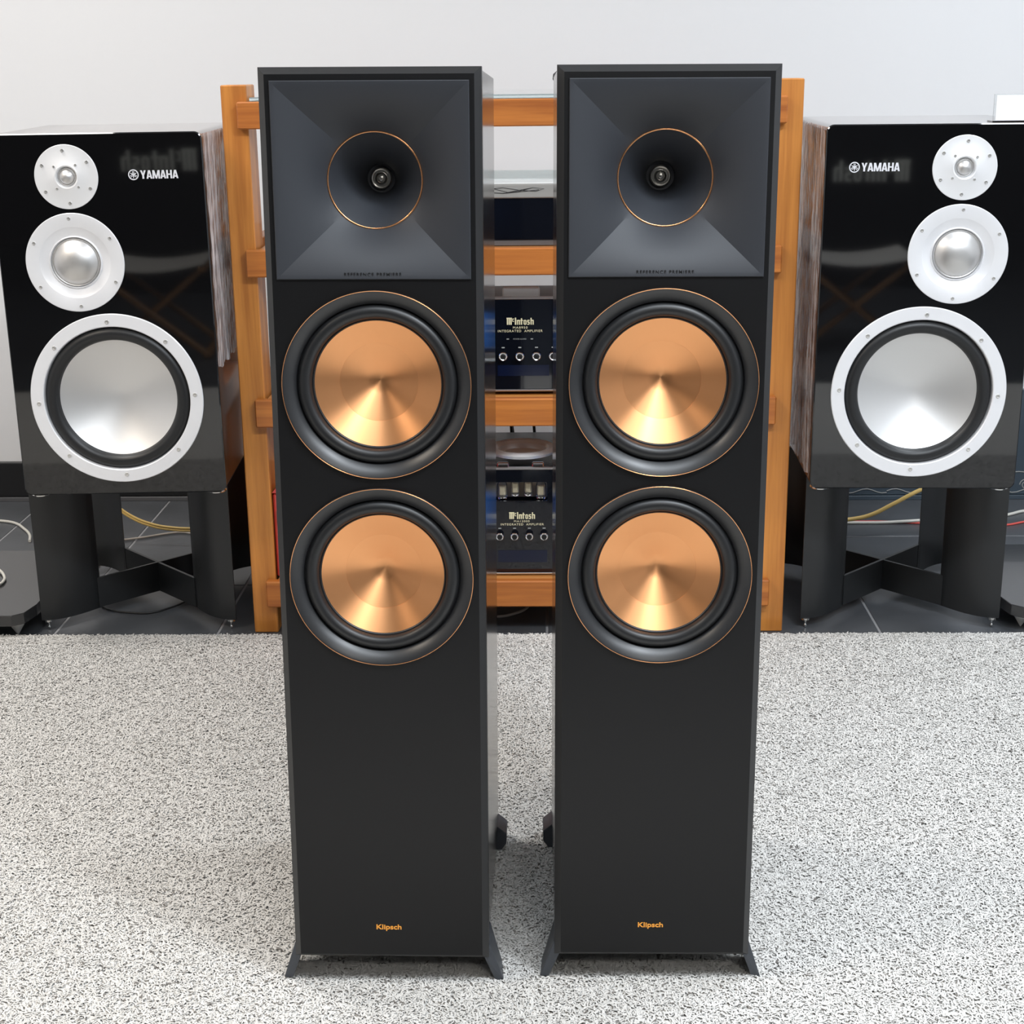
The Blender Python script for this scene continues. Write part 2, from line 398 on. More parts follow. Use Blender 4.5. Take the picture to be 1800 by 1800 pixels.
struct(box('ceiling', -3.52, 3.52, -4.32, 4.12, 2.8, 2.9, 'ceiling'))
bm = bmesh.new(); bm_box(bm, -3.4, 0.6, 3.978, 4.0, 0.012, 0.108, 0.002)
struct(from_bm('baseboard_back', bm, 'baseboard'))
bm = bmesh.new(); bm_box(bm, -3.4, 3.4, 3.972, 4.0, 0.0, 0.011, 0.001)
struct(from_bm('trim_1', bm, 'greytrim'))

# ------------------------------------------------------------------ rug with real pile
RX0, RX1, RY0, RY1 = -1.75, 1.65, 0.34, 2.922
bm = bmesh.new(); bm_box(bm, RX0, RX1, RY0, RY1, 0.0, 0.009, 0.003)
rug = empty('area_rug', (0, 0, 0))
tag(rug, 'light grey shaggy rug spread over the floor under the two black tower speakers', 'rug')
from_bm('backing', bm, 'rug_base', rug)
rng = np.random.default_rng(5)
def pile(n, xa, xb, ya, yb):
    px = rng.uniform(xa, xb, n); py = rng.uniform(ya, yb, n)
    # clumped lay direction
    fld = 2.2 * np.sin(px * 9.0 + 2.1 * np.sin(py * 7.0)) + 1.7 * np.sin(py * 13.0 + 3.0 * np.sin(px * 5.0)) + 0.9 * np.sin(px * 47 + py * 39)
    ang = 0.35 * fld + rng.uniform(0, 2 * PI, n)
    L = rng.uniform(0.004, 0.009, n); hgt = rng.uniform(0.0024, 0.0050, n); wd = rng.uniform(0.0009, 0.0014, n)
    dx, dy = np.cos(ang), np.sin(ang); nx, ny = -dy, dx
    z0 = 0.0086
    V = np.empty((n, 6, 3))
    for k, (t, zz, ws) in enumerate(((0.0, 0.0, 1.0), (0.35, 0.85, 1.0), (1.0, 0.80, 0.55))):
        curl = 0.0010 * np.sin(fld * 3 + k * 2.0)
        bx = px + dx * L * t + nx * curl * k; by = py + dy * L * t + ny * curl * k; bz = z0 + hgt * zz
        for q, sg in enumerate((-1, 1)):
            V[:, k * 2 + q, 0] = bx + sg * nx * wd * ws; V[:, k * 2 + q, 1] = by + sg * ny * wd * ws; V[:, k * 2 + q, 2] = bz
    V = V.reshape(-1, 3)
    base = (np.arange(n) * 6)[:, None]
    q1 = base + np.array([0, 1, 3, 2]); q2 = base + np.array([2, 3, 5, 4])
    F_ = np.stack([q1, q2], 1).reshape(-1, 4)
    return V, F_
def mesh_from(name, V, Fc):
    me = bpy.data.meshes.new(name)
    me.vertices.add(len(V)); me.vertices.foreach_set('co', V.ravel())
    me.loops.add(Fc.size); me.loops.foreach_set('vertex_index', Fc.ravel().astype(np.int32))
    me.polygons.add(len(Fc)); me.polygons.foreach_set('loop_start', (np.arange(len(Fc)) * 4).astype(np.int32))
    me.polygons.foreach_set('use_smooth', np.ones(len(Fc), dtype=bool))
    me.update(calc_edges=True)
    return me
V1, F1 = pile(520000, -1.42, 1.30, 1.35, RY1 + 0.004)
V2, F2 = pile(12000, -1.42, 1.30, RY1 - 0.035, RY1 + 0.006)
V = np.concatenate([V1, V2]); Fc = np.concatenate([F1, F2 + len(V1)])
me = mesh_from('rug_pile', V, Fc)
po = link('pile', me, 'rug_pile', rug); po['kind'] = 'stuff'
V3, F3 = pile(9000, -1.42, 1.30, 1.35, RY1 - 0.01)
V3[:, 2] += 0.0008
fo = link('dark_flecks', mesh_from('rug_flecks', V3, F3), 'rug_fleck', rug); fo['kind'] = 'stuff'

# ------------------------------------------------------------------ copper-cone tower speakers
def klipsch(loc, yaw, roll, lean, label):
    root = empty('tower_speaker')
    root.matrix_world = Matrix.Translation(loc) @ Matrix.Rotation(yaw, 4, 'Z') @ Matrix.Rotation(-lean, 4, 'X') @ Matrix.Rotation(-roll, 4, 'Y')
    tag(root, label, 'speaker', 'copper-cone tower speakers')
    H, W2, B, DC = 1.0785, 0.116, 0.0078, 0.387
    # cabinet shell, open at the front where the baffle closes it
    bm = bmesh.new()
    x, zb, zt = W2 + 0.0060, -0.004, H + 0.0058
    o0 = [bm.verts.new(p) for p in ((-x, .02, zb), (x, .02, zb), (x, .02, zt), (-x, .02, zt))]
    o1 = [bm.verts.new(p) for p in ((-x, DC, zb), (x, DC, zb), (x, DC, zt), (-x, DC, zt))]
    bridge(bm, o0, o1); bm.faces.new(o1)
    bmesh.ops.bevel(bm, geom=[e for e in bm.edges if not e.is_boundary], offset=0.001, segments=1, affect='EDGES')
    from_bm('cabinet', bm, 'cab', root)
    # bevelled front baffle with openings
    HC_, HZ0, HZ1, HX = 0.963, 0.8545, 1.0717, 0.1104
    wz = (0.7325, 0.5015)
    bm = bmesh.new()
    inner = [(-W2, 0), (W2, 0), (W2, H), (-W2, H)]
    hs = [[(-HX + .002, HZ0 + .002), (HX - .002, HZ0 + .002), (HX - .002, HZ1 - .002), (-HX + .002, HZ1 - .002)]] + [circ(0, z, 0.105) for z in wz]
    lo = plate_with_holes(bm, inner, hs, 0.0)
    xo, zo0, zo1 = W2 + B, -0.0066, H + B
    def rect(y, x, z0, z1): return [bm.verts.new(p) for p in ((-x, y, z0), (x, y, z0), (x, y, z1), (-x, y, z1))]
    for h in lo[1:]:
        b2 = [bm.verts.new((v.co.x, 0.02, v.co.z)) for v in h]; bridge(bm, h, b2)
    from_bm('front_baffle', bm, 'baffle', root)
    bm = bmesh.new()
    r0 = rect(0.0, W2, 0, H); r1 = rect(0.0078, xo, zo0, zo1); r2 = rect(0.024, xo, zo0, zo1); r3 = rect(0.024, xo - .006, zo0 + .006, zo1 - .006)
    bridge(bm, r0, r1); bridge(bm, r1, r2); bridge(bm, r2, r3)
    from_bm('bezel', bm, 'bezel', root)
    # square horn lofted into a round throat
    bm = bmesh.new(); N = 128
    def sq(a, x0, x1, z0, z1):
        c, s = math.cos(a), math.sin(a); k = 1.0 / max(abs(c), abs(s)); u, v = c * k, s * k
        return ((x0 + x1) / 2 + u * (x1 - x0) / 2, (z0 + z1) / 2 + v * (z1 - z0) / 2)
    angs = [2 * PI * (i + 0.0) / N for i in range(N)]
    cz = HC_; RC, DR = 0.0543, 0.036
    rings = []
    def ring(f):
        rings.append([bm.verts.new(f(a)) for a in angs])
    ring(lambda a: (*[(p[0], 0.004, p[1]) for p in [sq(a, -HX, HX, HZ0, HZ1)]][0],))
    ring(lambda a: (*[(p[0], -0.0016, p[1]) for p in [sq(a, -HX, HX, HZ0, HZ1)]][0],))
    ring(lambda a: (*[(p[0], -0.0022, p[1]) for p in [sq(a, -HX + .0008, HX - .0008, HZ0 + .0008, HZ1 - .0008)]][0],))
    m_ = (-HX + .003, HX - .003, HZ0 + .003, HZ1 - .003)
    ring(lambda a: (*[(p[0], -0.0020, p[1]) for p in [sq(a, *m_)]][0],))
    NS = 22
    for i in range(1, NS + 1):
        s = i / NS
        def f(a, s=s):
            p = sq(a, *m_); q = (RC * math.cos(a), cz + RC * math.sin(a))
            g = s
            # straight-sided panels that round off towards the throat
            return (p[0] + (q[0] - p[0]) * g, -0.0020 + (DR + 0.0020) * (0.34 * s + 0.66 * s ** 2.0), p[1] + (q[1] - p[1]) * g)
        ring(f)
    for i in range(1, 13):
        s = i / 12; r = RC + (0.0165 - RC) * (1 - (1 - s) ** 1.45); dpt = DR + (0.104 - DR) * s
        ring(lambda a, r=r, dpt=dpt: (r * math.cos(a), dpt, cz + r * math.sin(a)))
    for a, b in zip(rings[:-1], rings[1:]): bridge(bm, a, b)
    ctr = bm.verts.new((0, 0.106, cz))
    for i in range(N): bm.faces.new((rings[-1][i], rings[-1][(i + 1) % N], ctr))
    horn = from_bm('horn', bm, 'horn', root, smooth=True, angle=13)
    lathe('throat_ring', torus_prof(RC - 0.0002, 0.0011, 0), 'copper_line', horn, (0, DR - 0.0004, cz), FACE, 128)
    pl = lathe('phase_plug', [(0.0128, -0.004), (0.0128, 0.0), (0.0112, 0.0012), (0.0098, 0.0006), (0.0092, -0.001), (0.0074, -0.001), (0.0070, 0.002), (0.0052, 0.0035), (0.0046, 0.0018), (0.0034, 0.0018), (0.0030, 0.0042), (0.0, 0.0055)], 'plug', horn, (0, 0.101, cz), FACE, 48)
    text('embossed_lettering', 'REFERENCE PREMIERE', -0.0335, 0.0315, 0.8580, 0.8622, -0.0014, 'emboss', horn, 0.004, 0.0004, 1.25)
    # two woofers
    for z in wz:
        wf = lathe('woofer_trim', [(0.1080, 0.0), (0.1096, 0.0), (0.1097, 0.0030), (0.1088, 0.0038), (0.1072, 0.0034), (0.0945, -0.0050), (0.0938, -0.0065), (0.0936, -0.013)], 'trim', root, (0, 0, z), FACE, 128)
        lathe('copper_line', torus_prof(0.10915, 0.00055, 0.0036, 8), 'copper_line', wf, None, None, 128)
        n = 14; roll_ = [(0.0935, -0.0105)]
        for i in range(n + 1):
            a = PI * i / n
            roll_.append((0.0846 + 0.0083 * math.cos(a), -0.0105 + 0.0088 * math.sin(a)))
        roll_ += [(0.0758, -0.0116), (0.0750, -0.0112), (0.0735, -0.0124), (0.0732, -0.014)]
        lathe('surround', roll_, 'rubber', wf, None, None, 128, 60)
        lathe('cone', [(0.0738, -0.0122), (0.0600, -0.0188), (0.0462, -0.0256), (0.0461, -0.0260), (0.0320, -0.0318), (0.0160, -0.0385), (0.0, -0.0450)], 'copper', wf, None, None, 160, 4)
    text('nameplate', 'Klipsch', -0.0183, 0.0135, 0.0338, 0.0426, -0.0001, 'gold_text', root, 0.022, 0.0006)
    # splayed feet
    def foot(sx, y0, zt=-0.0455):
        bm = bmesh.new()
        fr = [(0.1165, -0.0045), (0.1245, 0.0110), (0.1425, zt), (0.1310, zt)]
        y1 = y0 + 0.052
        bk = [(0.1165, -0.0045), (0.1225, 0.0085), (0.1395, zt), (0.1310, zt)]
        a = [bm.verts.new((sx * x_, y0 + (0.010 if z_ < -0.03 else 0.0), z_)) for x_, z_ in fr]; b = [bm.verts.new((sx * x_, y1 + (0.0 if z_ < -0.03 else 0.012), z_)) for x_, z_ in bk]
        bm.faces.new(a); bm.faces.new(b[::-1]); bridge(bm, a, b)
        bmesh.ops.bevel(bm, geom=list(bm.edges), offset=0.0009, segments=1, affect='EDGES')
        from_bm('foot', bm, 'foot', root)
    for sx in (-1, 1):
        foot(sx, 0.008)
        bm = bmesh.new()
        bm_prism(bm, [(sx * a_, b_) for a_, b_ in ((.112, .004), (.1215, .006), (.1355, -.006), (.1350, -.022), (.127, -.0325), (.112, -.0325))], DC - .035, DC + .012)
        bmesh.ops.bevel(bm, geom=list(bm.edges), offset=0.0009, segments=1, affect='EDGES')
        from_bm('foot', bm, 'foot', root)
    return root
klipsch((-0.2082, 1.6827, 0.0580), -0.00235, -0.0071, 0.0382, 'black tower speaker with copper cones standing left of the amplifier gap')
klipsch((0.1230, 1.6916, 0.0568), 0.0140, -0.0074, 0.0382, 'black tower speaker with copper cones standing right of the amplifier gap')

# ------------------------------------------------------------------ wooden rack
rack = tag(empty('equipment_rack', (-0.077, 3.2, 0)), 'wide orange-brown wooden rack holding amplifiers behind the tower speakers', 'rack')
def rbox(name, x0, x1, y0, y1, z0, z1, m, bev=0.002, par=None):
    o = box(name, x0, x1, y0, y1, z0, z1, m, None, bev)
    me = o.data
    p = par or rack
    o.parent = p
    o.matrix_parent_inverse = Matrix.Translation(-rack.location)
    return o
for x0, x1 in ((-0.629, -0.579), (0.426, 0.476)):
    for y0, y1 in ((2.969, 3.049), (3.36, 3.44)):
        rbox('post', x0, x1, y0, y1, 0.0, 1.110, 'post', 0.002)
RZ = ((1.029, 1.0795), (0.748, 0.801), (0.447, 0.5035), (0.063, 0.1195))
for z0, z1 in RZ:
    rbox('rail', -0.5965, 0.4435, 2.949, 2.969, z0, z1, 'rail', 0.0025)
    rbox('rail', -0.5965, 0.4435, 3.44, 3.46, z0, z1, 'rail', 0.0025)
for z0, z1 in RZ[1:]:
    rbox('shelf', -0.574, 0.421, 2.9695, 3.4395, z1 - 0.022, z1 - 0.001, 'shelf', 0.001)
for x0, x1 in ((-0.629, -0.604), (0.451, 0.476)):
    for z0, z1 in RZ:
        rbox('side_rail', x0, x1, 3.0495, 3.3595, z0, z1, 'rail', 0.0015)
rbox('glass_top', -0.572, 0.419, 2.955, 3.45, 1.0797, 1.0875, 'glass', 0.0012)

# ------------------------------------------------------------------ hi-fi components in the rack
AX = -0.065
def knob(parent, x, z, y, r=0.0088):
    k = lathe('knob', [(r, 0.0), (r, 0.012), (r * 0.86, 0.0135), (r * 0.62, 0.0125)], 'chrome', parent, (x, y, z), FACE, 40)
    lathe('knob_cap', [(r * 0.66, 0.010), (r * 0.64, 0.0128), (r * 0.5, 0.0136), (0, 0.0138)], 'blackmetal', k, None, None, 40)
def amp(name, label, z0, z1, y, dep, cm):
    root = tag(empty(name, (AX, y, z0)), label, 'amplifier')
    h = z1 - z0; W2 = 0.2225
    box('chassis', -W2 + .01, W2 - .01, 0.006, dep, 0.004, h - .010, cm, root, 0.002)
    return root, h, W2
# lower shelf component with silver lip
pl = tag(empty('disc_player', (AX, 2.985, 0.801)), 'flat player with black glass front and grey engraved lip on the upper shelf', 'player')
box('chassis', -0.215, 0.215, 0.010, 0.36, 0.012, 0.112, 'chassis', pl, 0.002)
box('top_cover', -0.2225, 0.2225, 0.001, 0.36, 0.1186, 0.1205, 'white', pl, 0.0005)
box('glass_front', -0.2225, 0.2225, 0.0, 0.011, 0.011, 0.0915, 'blackglass', pl, 0.001)
lip = box('fascia_lip', -0.2225, 0.2225, -0.003, 0.36, 0.0918, 0.1185, 'fascia', pl, 0.002)
box('base_strip', -0.2225, 0.2225, 0.001, 0.02, 0.0, 0.0107, 'chassis', pl, 0.001)
# engraved crossing lines on the lip
def vert_lines(name, lines, parent, y, r, m):
    cu = bpy.data.curves.new(name, 'CURVE'); cu.dimensions = '3D'; cu.bevel_depth = r; cu.bevel_resolution = 1
    for ln in lines:
        s = cu.splines.new('POLY'); s.points.add(len(ln) - 1)
        for p_, q in zip(s.points, ln): p_.co = (q[0], y, q[1], 1)
    return curve_to_mesh(name, cu, m, parent)
vert_lines('line_drawing', [[(-.11, .107), (-.055, .112), (-.02, .103), (.028, .1115), (.05, .1095), (.034, .1045), (.002, .107), (-.03, .112), (-.11, .104)], [(-.07, .104), (-.03, .101), (.01, .1045), (.04, .1075)], [(-.055, .112), (-.075, .105), (-.03, .1015), (.0, .1045), (.028, .1115)]], lip, -0.0032, 0.0006, 'baseboard')
# amplifier 1
a1, h, W2 = amp('integrated_amplifier', 'black glass amplifier with painted blue reflection on the middle shelf of the wooden rack', 0.5035, 0.700, 2.990, 0.23, 'chassis')
box('glass_front', -W2, W2, 0.0, 0.007, 0.0105, h - .0045, 'blackglass', a1, 0.0008)
box('top_trim', -W2 - .001, W2 + .001, -0.002, 0.009, h - .0042, h, 'alu', a1, 0.0008)
box('bottom_trim', -W2 - .001, W2 + .001, -0.002, 0.009, 0.0065, 0.0102, 'alu', a1, 0.0008)
for sx in (-1, 1):
    box('side_trim', sx * (W2 + .0012) - .003, sx * (W2 + .0012) + .003, -0.003, 0.012, 0.0065, h, 'alu', a1, 0.001)
    box('meter', sx * 0.135 - 0.062, sx * 0.135 + 0.062, -0.0006, 0.0005, 0.095, 0.165, 'meter', a1)
    lathe('foot', [(0.0, 0.007), (0.02, 0.007), (0.02, 0.0), (0.0, 0.0)], 'blackmetal', a1, (sx * 0.16, 0.05, 0.0), None, 24)
    lathe('foot', [(0.0, 0.007), (0.02, 0.007), (0.02, 0.0), (0.0, 0.0)], 'blackmetal', a1, (sx * 0.16, 0.20, 0.0), None, 24)
box('top_bar', -0.035, 0.040, 0.040, 0.058, h - .012, h + .0135, 'white', a1, 0.003)
box('reflection', -0.045, 0.058, -0.0005, 0.0004, 0.038, 0.060, 'reflection', a1)  # added strip imitating a blue reflection in the glass
blackletter('maker_lettering', -0.026, 0.028, 0.1415, 0.1555, -0.0002, 'goldtext', a1)
text('model_lettering', 'MA8950', -0.0135, 0.0155, 0.1335, 0.1380, -0.0002, 'goldtext', a1, 0.0, 0.0004, 1.2)
text('type_lettering', 'INTEGRATED  AMPLIFIER', -0.0435, 0.0455, 0.1265, 0.1313, -0.0002, 'goldtext', a1, 0.0, 0.0004, 1.2)
text('guard_lettering', 'POWER GUARD', -0.013, 0.013, 0.1115, 0.1140, -0.0002, 'dimtext', a1, 0.0, 0.0004)
for x, t in ((-0.024, 'L'), (0.024, 'R')):
    box('indicator', x - .0025, x + .0025, -0.0008, 0.0002, 0.1118, 0.1138, 'dimtext', a1)
for i in range(4):
    knob(a1, -0.0335 + i * 0.0333, 0.0795, 0.0)
    box('knob_mark', -0.0335 + i * 0.0333 - .003, -0.0335 + i * 0.0333 + .003, -0.0007, 0.0002, 0.0945, 0.0968, 'dimtext', a1)
# amplifier 2 with valves
a2, h, W2 = amp('valve_amplifier', 'black glass amplifier with glowing valve window on the lowest shelf of the rack', 0.1195, 0.351, 2.990, 0.30, 'blackmetal')
fr = bmesh.new()
lo = plate_with_holes(fr, [(-W2, .0055), (W2, .0055), (W2, h - .0045), (-W2, h - .0045)], [rrect(-0.053, 0.053, 0.160, 0.2005, 0.004, 4)], 0.0)
b2 = [fr.verts.new((v.co.x, 0.006, v.co.z)) for v in lo[1]]; bridge(fr, lo[1], b2)
b3 = [fr.verts.new((v.co.x, 0.006, v.co.z)) for v in lo[0]]; bridge(fr, lo[0], b3)
from_bm('glass_front', fr, 'blackglass', a2)
a2.children[0].data.transform(Matrix.Translation((0, 0.05, 0)))
box('valve_window', -0.056, 0.056, 0.048, 0.0495, 0.156, 0.206, 'amber', a2)
for i in range(4):
    x = -0.040 + i * 0.0267; r = 0.0105 if i in (0, 3) else 0.0088; zb = 0.1605 if i in (0, 3) else 0.166
    v = lathe('valve', [(0, 0.0), (r * .8, 0.0), (r, 0.002), (r, 0.030), (r * .75, 0.036), (0, 0.038)], 'tubeglass', a2, (x, 0.022, zb), None, 32)
    bm = bmesh.new(); bm_box(bm, -r * .5, r * .5, -r * .35, r * .35, 0.007, 0.027, 0.001)
    from_bm('anode', bm, 'getter', v)
    lathe('base_ring', [(r * 1.02, 0.0), (r * 1.05, 0.002), (r * 1.02, 0.004)], 'chrome', v, None, None, 32)
box('top_trim', -W2 - .001, W2 + .001, -0.002, 0.009, h - .0042, h, 'alu', a2, 0.0008)
box('bottom_trim', -W2 - .001, W2 + .001, -0.002, 0.009, 0.0015, 0.0052, 'alu', a2, 0.0008)
for sx in (-1, 1):
    box('side_trim', sx * (W2 + .0012) - .003, sx * (W2 + .0012) + .003, -0.003, 0.012, 0.0015, h, 'alu', a2, 0.001)
    box('meter', sx * 0.140 - 0.062, sx * 0.140 + 0.062, -0.0006, 0.0005, 0.110, 0.180, 'meter', a2)
blackletter('maker_lettering', -0.026, 0.0275, 0.122, 0.1365, -0.0002, 'goldtext', a2)
text('model_lettering', 'MA12000', -0.016, 0.016, 0.1150, 0.1190, -0.0002, 'goldtext', a2, 0.0, 0.0004, 1.2)
text('type_lettering', 'INTEGRATED  AMPLIFIER', -0.0435, 0.0455, 0.1080, 0.1125, -0.0002, 'goldtext', a2, 0.0, 0.0004, 1.2)
for i in range(4):
    knob(a2, -0.0455 + i * 0.0305, 0.0865, 0.0, 0.0084)
    box('knob_mark', -0.0455 + i * 0.0305 - .003, -0.0455 + i * 0.0305 + .003, -0.0007, 0.0002, 0.1008, 0.1028, 'dimtext', a2)
box('reflection', -0.050, 0.052, -0.0005, 0.0004, 0.028, 0.054, 'reflection', a2)  # added strip where the glass only mirrors the carpet
lathe('top_ring', [(0.058, 0.0), (0.070, 0.002), (0.072, 0.008), (0.066, 0.014), (0.056, 0.013), (0.051, 0.007), (0.0515, 0.0), (0.050, -0.004), (0.0, -0.004)], 'ringmetal', a2, (0.0, 0.105, h + 0.006), None, 64)
for sx in (-1, 1):
    box('ring_clip', sx * 0.036 - .014, sx * 0.036 + .010, 0.018, 0.026, h - .012, h + .006, 'chrome', a2, 0.002)

# red case in the rack
rc = tag(empty('red_case', (-0.50, 2.978, 0.1195)), 'red case with a small clasp on the bottom shelf beside the left upright', 'case')
box('body', -0.0765, 0.075, 0.0, 0.20, 0.0, 0.182, 'red', rc, 0.004)
bm = bmesh.new(); bm_prism(bm, [(-0.0770, 0.184), (0.077, 0.184), (0.066, 0.202), (-0.062, 0.202)], -0.003, 0.203); from_bm('lid', bm, 'red', rc)
box('clasp', -0.0700, -0.0600, -0.003, 0.001, 0.118, 0.146, 'brass', rc, 0.001)
# ornament on the glass top
bm = bmesh.new(); bmesh.ops.create_icosphere(bm, subdivisions=2, radius=1.0)
for v in bm.verts:
    k = 1 + 0.18 * math.sin(v.co.x * 7 + v.co.z * 5) + 0.10 * math.sin(v.co.y * 11)
    v.co = Vector((v.co.x * 0.030 * k, v.co.y * 0.022 * k, 0.021 + v.co.z * 0.019 * k))
zmin = min(v.co.z for v in bm.verts)
for v in bm.verts: v.co.z -= zmin
tag(from_bm('ornament', bm, 'ornament', None, (0.030, 3.30, 1.0878)), 'small dark stone ornament on the glass top, peeking out beside the right tower', 'ornament')

# ------------------------------------------------------------------ three-way monitor speakers
def screw(parent, x, z, y, r=0.0034):
    s = lathe('screw', [(r, 0.0), (r, 0.0006), (r * 0.85, 0.0016), (r * 0.5, 0.0017), (r * 0.45, 0.0008), (0, 0.0007)], 'screw', parent, (x, z, y), None, 20)
def yamaha(loc, yaw, roll, pitch, side, label):
    root = empty('monitor_speaker')
    root.matrix_world = Matrix.Translation(loc) @ Matrix.Rotation(yaw, 4, 'Z') @ Matrix.Rotation(-pitch, 4, 'X') @ Matrix.Rotation(-roll, 4, 'Y')
    tag(root, label, 'speaker', 'silver-coned monitor speakers')
    W2, H, D = 0.1975, 0.69, 0.381
    out = rrect(-W2, W2, 0.0, H, 0.014, 6)
    # shell
    bm = bmesh.new()
    a = [bm.verts.new((x, 0.010, z)) for x, z in out]; b = [bm.verts.new((x, D - .004, z)) for x, z in out]
    out2 = rrect(-W2 + .004, W2 - .004, .004, H - .004, 0.011, 6)
    c = [bm.verts.new((x, D, z)) for x, z in out2]
    bridge(bm, a, b); bridge(bm, b, c); bm.faces.new(c)
    from_bm('cabinet', bm, 'ebony', root, smooth=True, angle=30)
    # gloss baffle
    tx = -side * 0.0567; mx = -side * 0.0555; wx = 0.0
    bm = bmesh.new()
    o1 = rrect(-W2 + .002, W2 - .002, .002, H - .002, 0.0125, 6)
    lo = plate_with_holes(bm, o1, [circ(tx, 0.6115, 0.05), circ(mx, 0.4535, 0.083), circ(wx, 0.1905, 0.155)], 0.0)
    e1 = [bm.verts.new((x, 0.002, z)) for x, z in out]; e2 = [bm.verts.new((x, 0.010, z)) for x, z in out]
    bridge(bm, lo[0], e1); bridge(bm, e1, e2)
    from_bm('front_baffle', bm, 'piano', root)
    # tweeter
    t = lathe('tweeter', [(0.0586, -0.002), (0.0588, 0.0008), (0.0580, 0.0016), (0.0225, 0.0016), (0.0215, 0.0022), (0.0195, 0.0016), (0.0175, -0.0035), (0.0168, -0.006)], 'silver', root, (tx, 0, 0.6115), FACE, 96)
    lathe('dome', [(0.0172, -0.004), (0.0150, -0.0015), (0.0138, -0.0022), (0.0120, 0.0018), (0.0085, 0.0054), (0.0045, 0.0074), (0.0, 0.0081)], 'dome', t, None, None, 48, 60)
    for i in range(6):
        an = PI / 2 + i * PI / 3 + side * 0.06; screw(t, 0.0480 * math.cos(an), 0.0480 * math.sin(an), 0.0014)
    for i in range(4):
        an = PI / 4 + i * PI / 2 + side * 0.06; screw(t, 0.0285 * math.cos(an), 0.0285 * math.sin(an), 0.0014, 0.0025)
    # midrange
    md = lathe('midrange', [(0.0922, -0.002), (0.0924, 0.0010), (0.0914, 0.0020), (0.0670, 0.0020), (0.0662, 0.0016), (0.0600, -0.0010), (0.0500, -0.0040), (0.0488, -0.0020), (0.0478, -0.0012), (0.0466, -0.0030), (0.0460, -0.008)], 'silver_ring', root, (mx, 0, 0.4535), FACE, 96)
    lathe('dome', [(0.0464, -0.007), (0.0450, -0.0035), (0.0435, -0.0012), (0.0418, -0.0022), (0.0400, -0.0005), (0.0360, 0.0045), (0.0290, 0.0098), (0.0200, 0.0139), (0.0100, 0.0160), (0.0, 0.0166)], 'dome', md, None, None, 96, 70)
    for i in range(6):
        an = PI / 2 + i * PI / 3 + side * 0.05; screw(md, 0.0822 * math.cos(an), 0.0822 * math.sin(an), 0.0018)
    # woofer
    wf = lathe('woofer', [(0.1655, -0.002), (0.1658, 0.0020), (0.1645, 0.0036), (0.1420, 0.0036), (0.1405, 0.0022), (0.1392, -0.0060), (0.1390, -0.014)], 'silver_ring', root, (wx, 0, 0.1905), FACE, 128)
    roll_ = [(0.1392, -0.0100)]
    for i in range(17):
        an = PI * i / 16; roll_.append((0.1262 + 0.0126 * math.cos(an), -0.0090 + 0.0118 * math.sin(an)))
    roll_ += [(0.1130, -0.0100), (0.1124, -0.0120)]
    lathe('surround', roll_, 'rubber', wf, None, None, 128, 70)
    n = 14
    lathe('cone', [(0.1130 * (1 - i / n), -0.0105 - 0.0400 * (1 - (1 - i / n) ** 1.55)) for i in range(n + 1)], 'cone', wf, None, None, 128, 80)
    for i in range(8):
        an = PI / 2 + i * PI / 4 + side * 0.04; screw(wf, 0.1505 * math.cos(an), 0.1505 * math.sin(an), 0.0034, 0.0042)
    # badge
    x0 = 0.0575 if side > 0 else -0.1535
    block_text('badge_lettering', 'YAMAHA', x0 + 0.0225, x0 + 0.0925, 0.6060, 0.6212, 0.0, 'logo', root)
    ex, ez = x0 + 0.0098, 0.6135
    em = lathe('badge_emblem', [(0.0078, 0.0), (0.0078, 0.0009), (0.0097, 0.0009), (0.0097, 0.0)], 'logo', root, (ex, 0, ez), FACE, 48)
    bm = bmesh.new()
    for k in range(3):
        R_ = Matrix.Rotation(PI / 2 + k * 2 * PI / 3, 4, 'Z')
        st = len(bm.verts)
        bm_box(bm, -0.0062, 0.0, -0.0007, 0.0007, 0.0001, 0.0009)
        bm_box(bm, 0.0012, 0.0066, 0.0006, 0.0017, 0.0001, 0.0008)
        bm_box(bm, 0.0012, 0.0066, -0.0017, -0.0006, 0.0001, 0.0008)
        bm_box(bm, -0.0005, 0.0020, -0.0017, 0.0017, 0.0001, 0.0007)
        bm.verts.ensure_lookup_table()
        for v in bm.verts[st:]: v.co = R_ @ v.co
    from_bm('tuning_forks', bm, 'logo', em)
    # crinkled protective film over the inner side and the top
    bm = bmesh.new()
    nz, ny = 150, 40
    zlo = 0.245 if side > 0 else 0.02
    rngf = random.Random(3 + side)
    ph = [rngf.uniform(0, 6.28) for _ in range(8)]
    grid = []
    for i in range(nz + 1):
        row = []
        for j in range(ny + 1):
            y = 0.004 + (D - .004) * j / ny
            zl = zlo + 0.03 * math.sin(j * .9) if i == 0 else None
            z = zlo + (H - 0.004 - zlo) * i / nz
            if i == 0: z += 0.004 * math.sin(j * 0.8 + ph[0])
            x = 0.0022 + 0.0012 * math.sin(y * 190 + 2.2 * math.sin(z * 9 + ph[1]) + ph[2]) + 0.0009 * math.sin(y * 420 + 3 * math.sin(z * 17 + ph[3])) + 0.0006 * math.sin(z * 130 + y * 160 + ph[4])
            row.append(bm.verts.new((side * (W2 + x), y, z)))
        grid.append(row)
    for i in range(nz):
        for j in range(ny):
            bm.faces.new((grid[i][j], grid[i][j + 1], grid[i + 1][j + 1], grid[i + 1][j]))
    fo = from_bm('protective_film', bm, 'film_left' if side > 0 else 'film_right', root, smooth=True); fo['label'] = 'crinkled clear plastic film over the cabinet side'
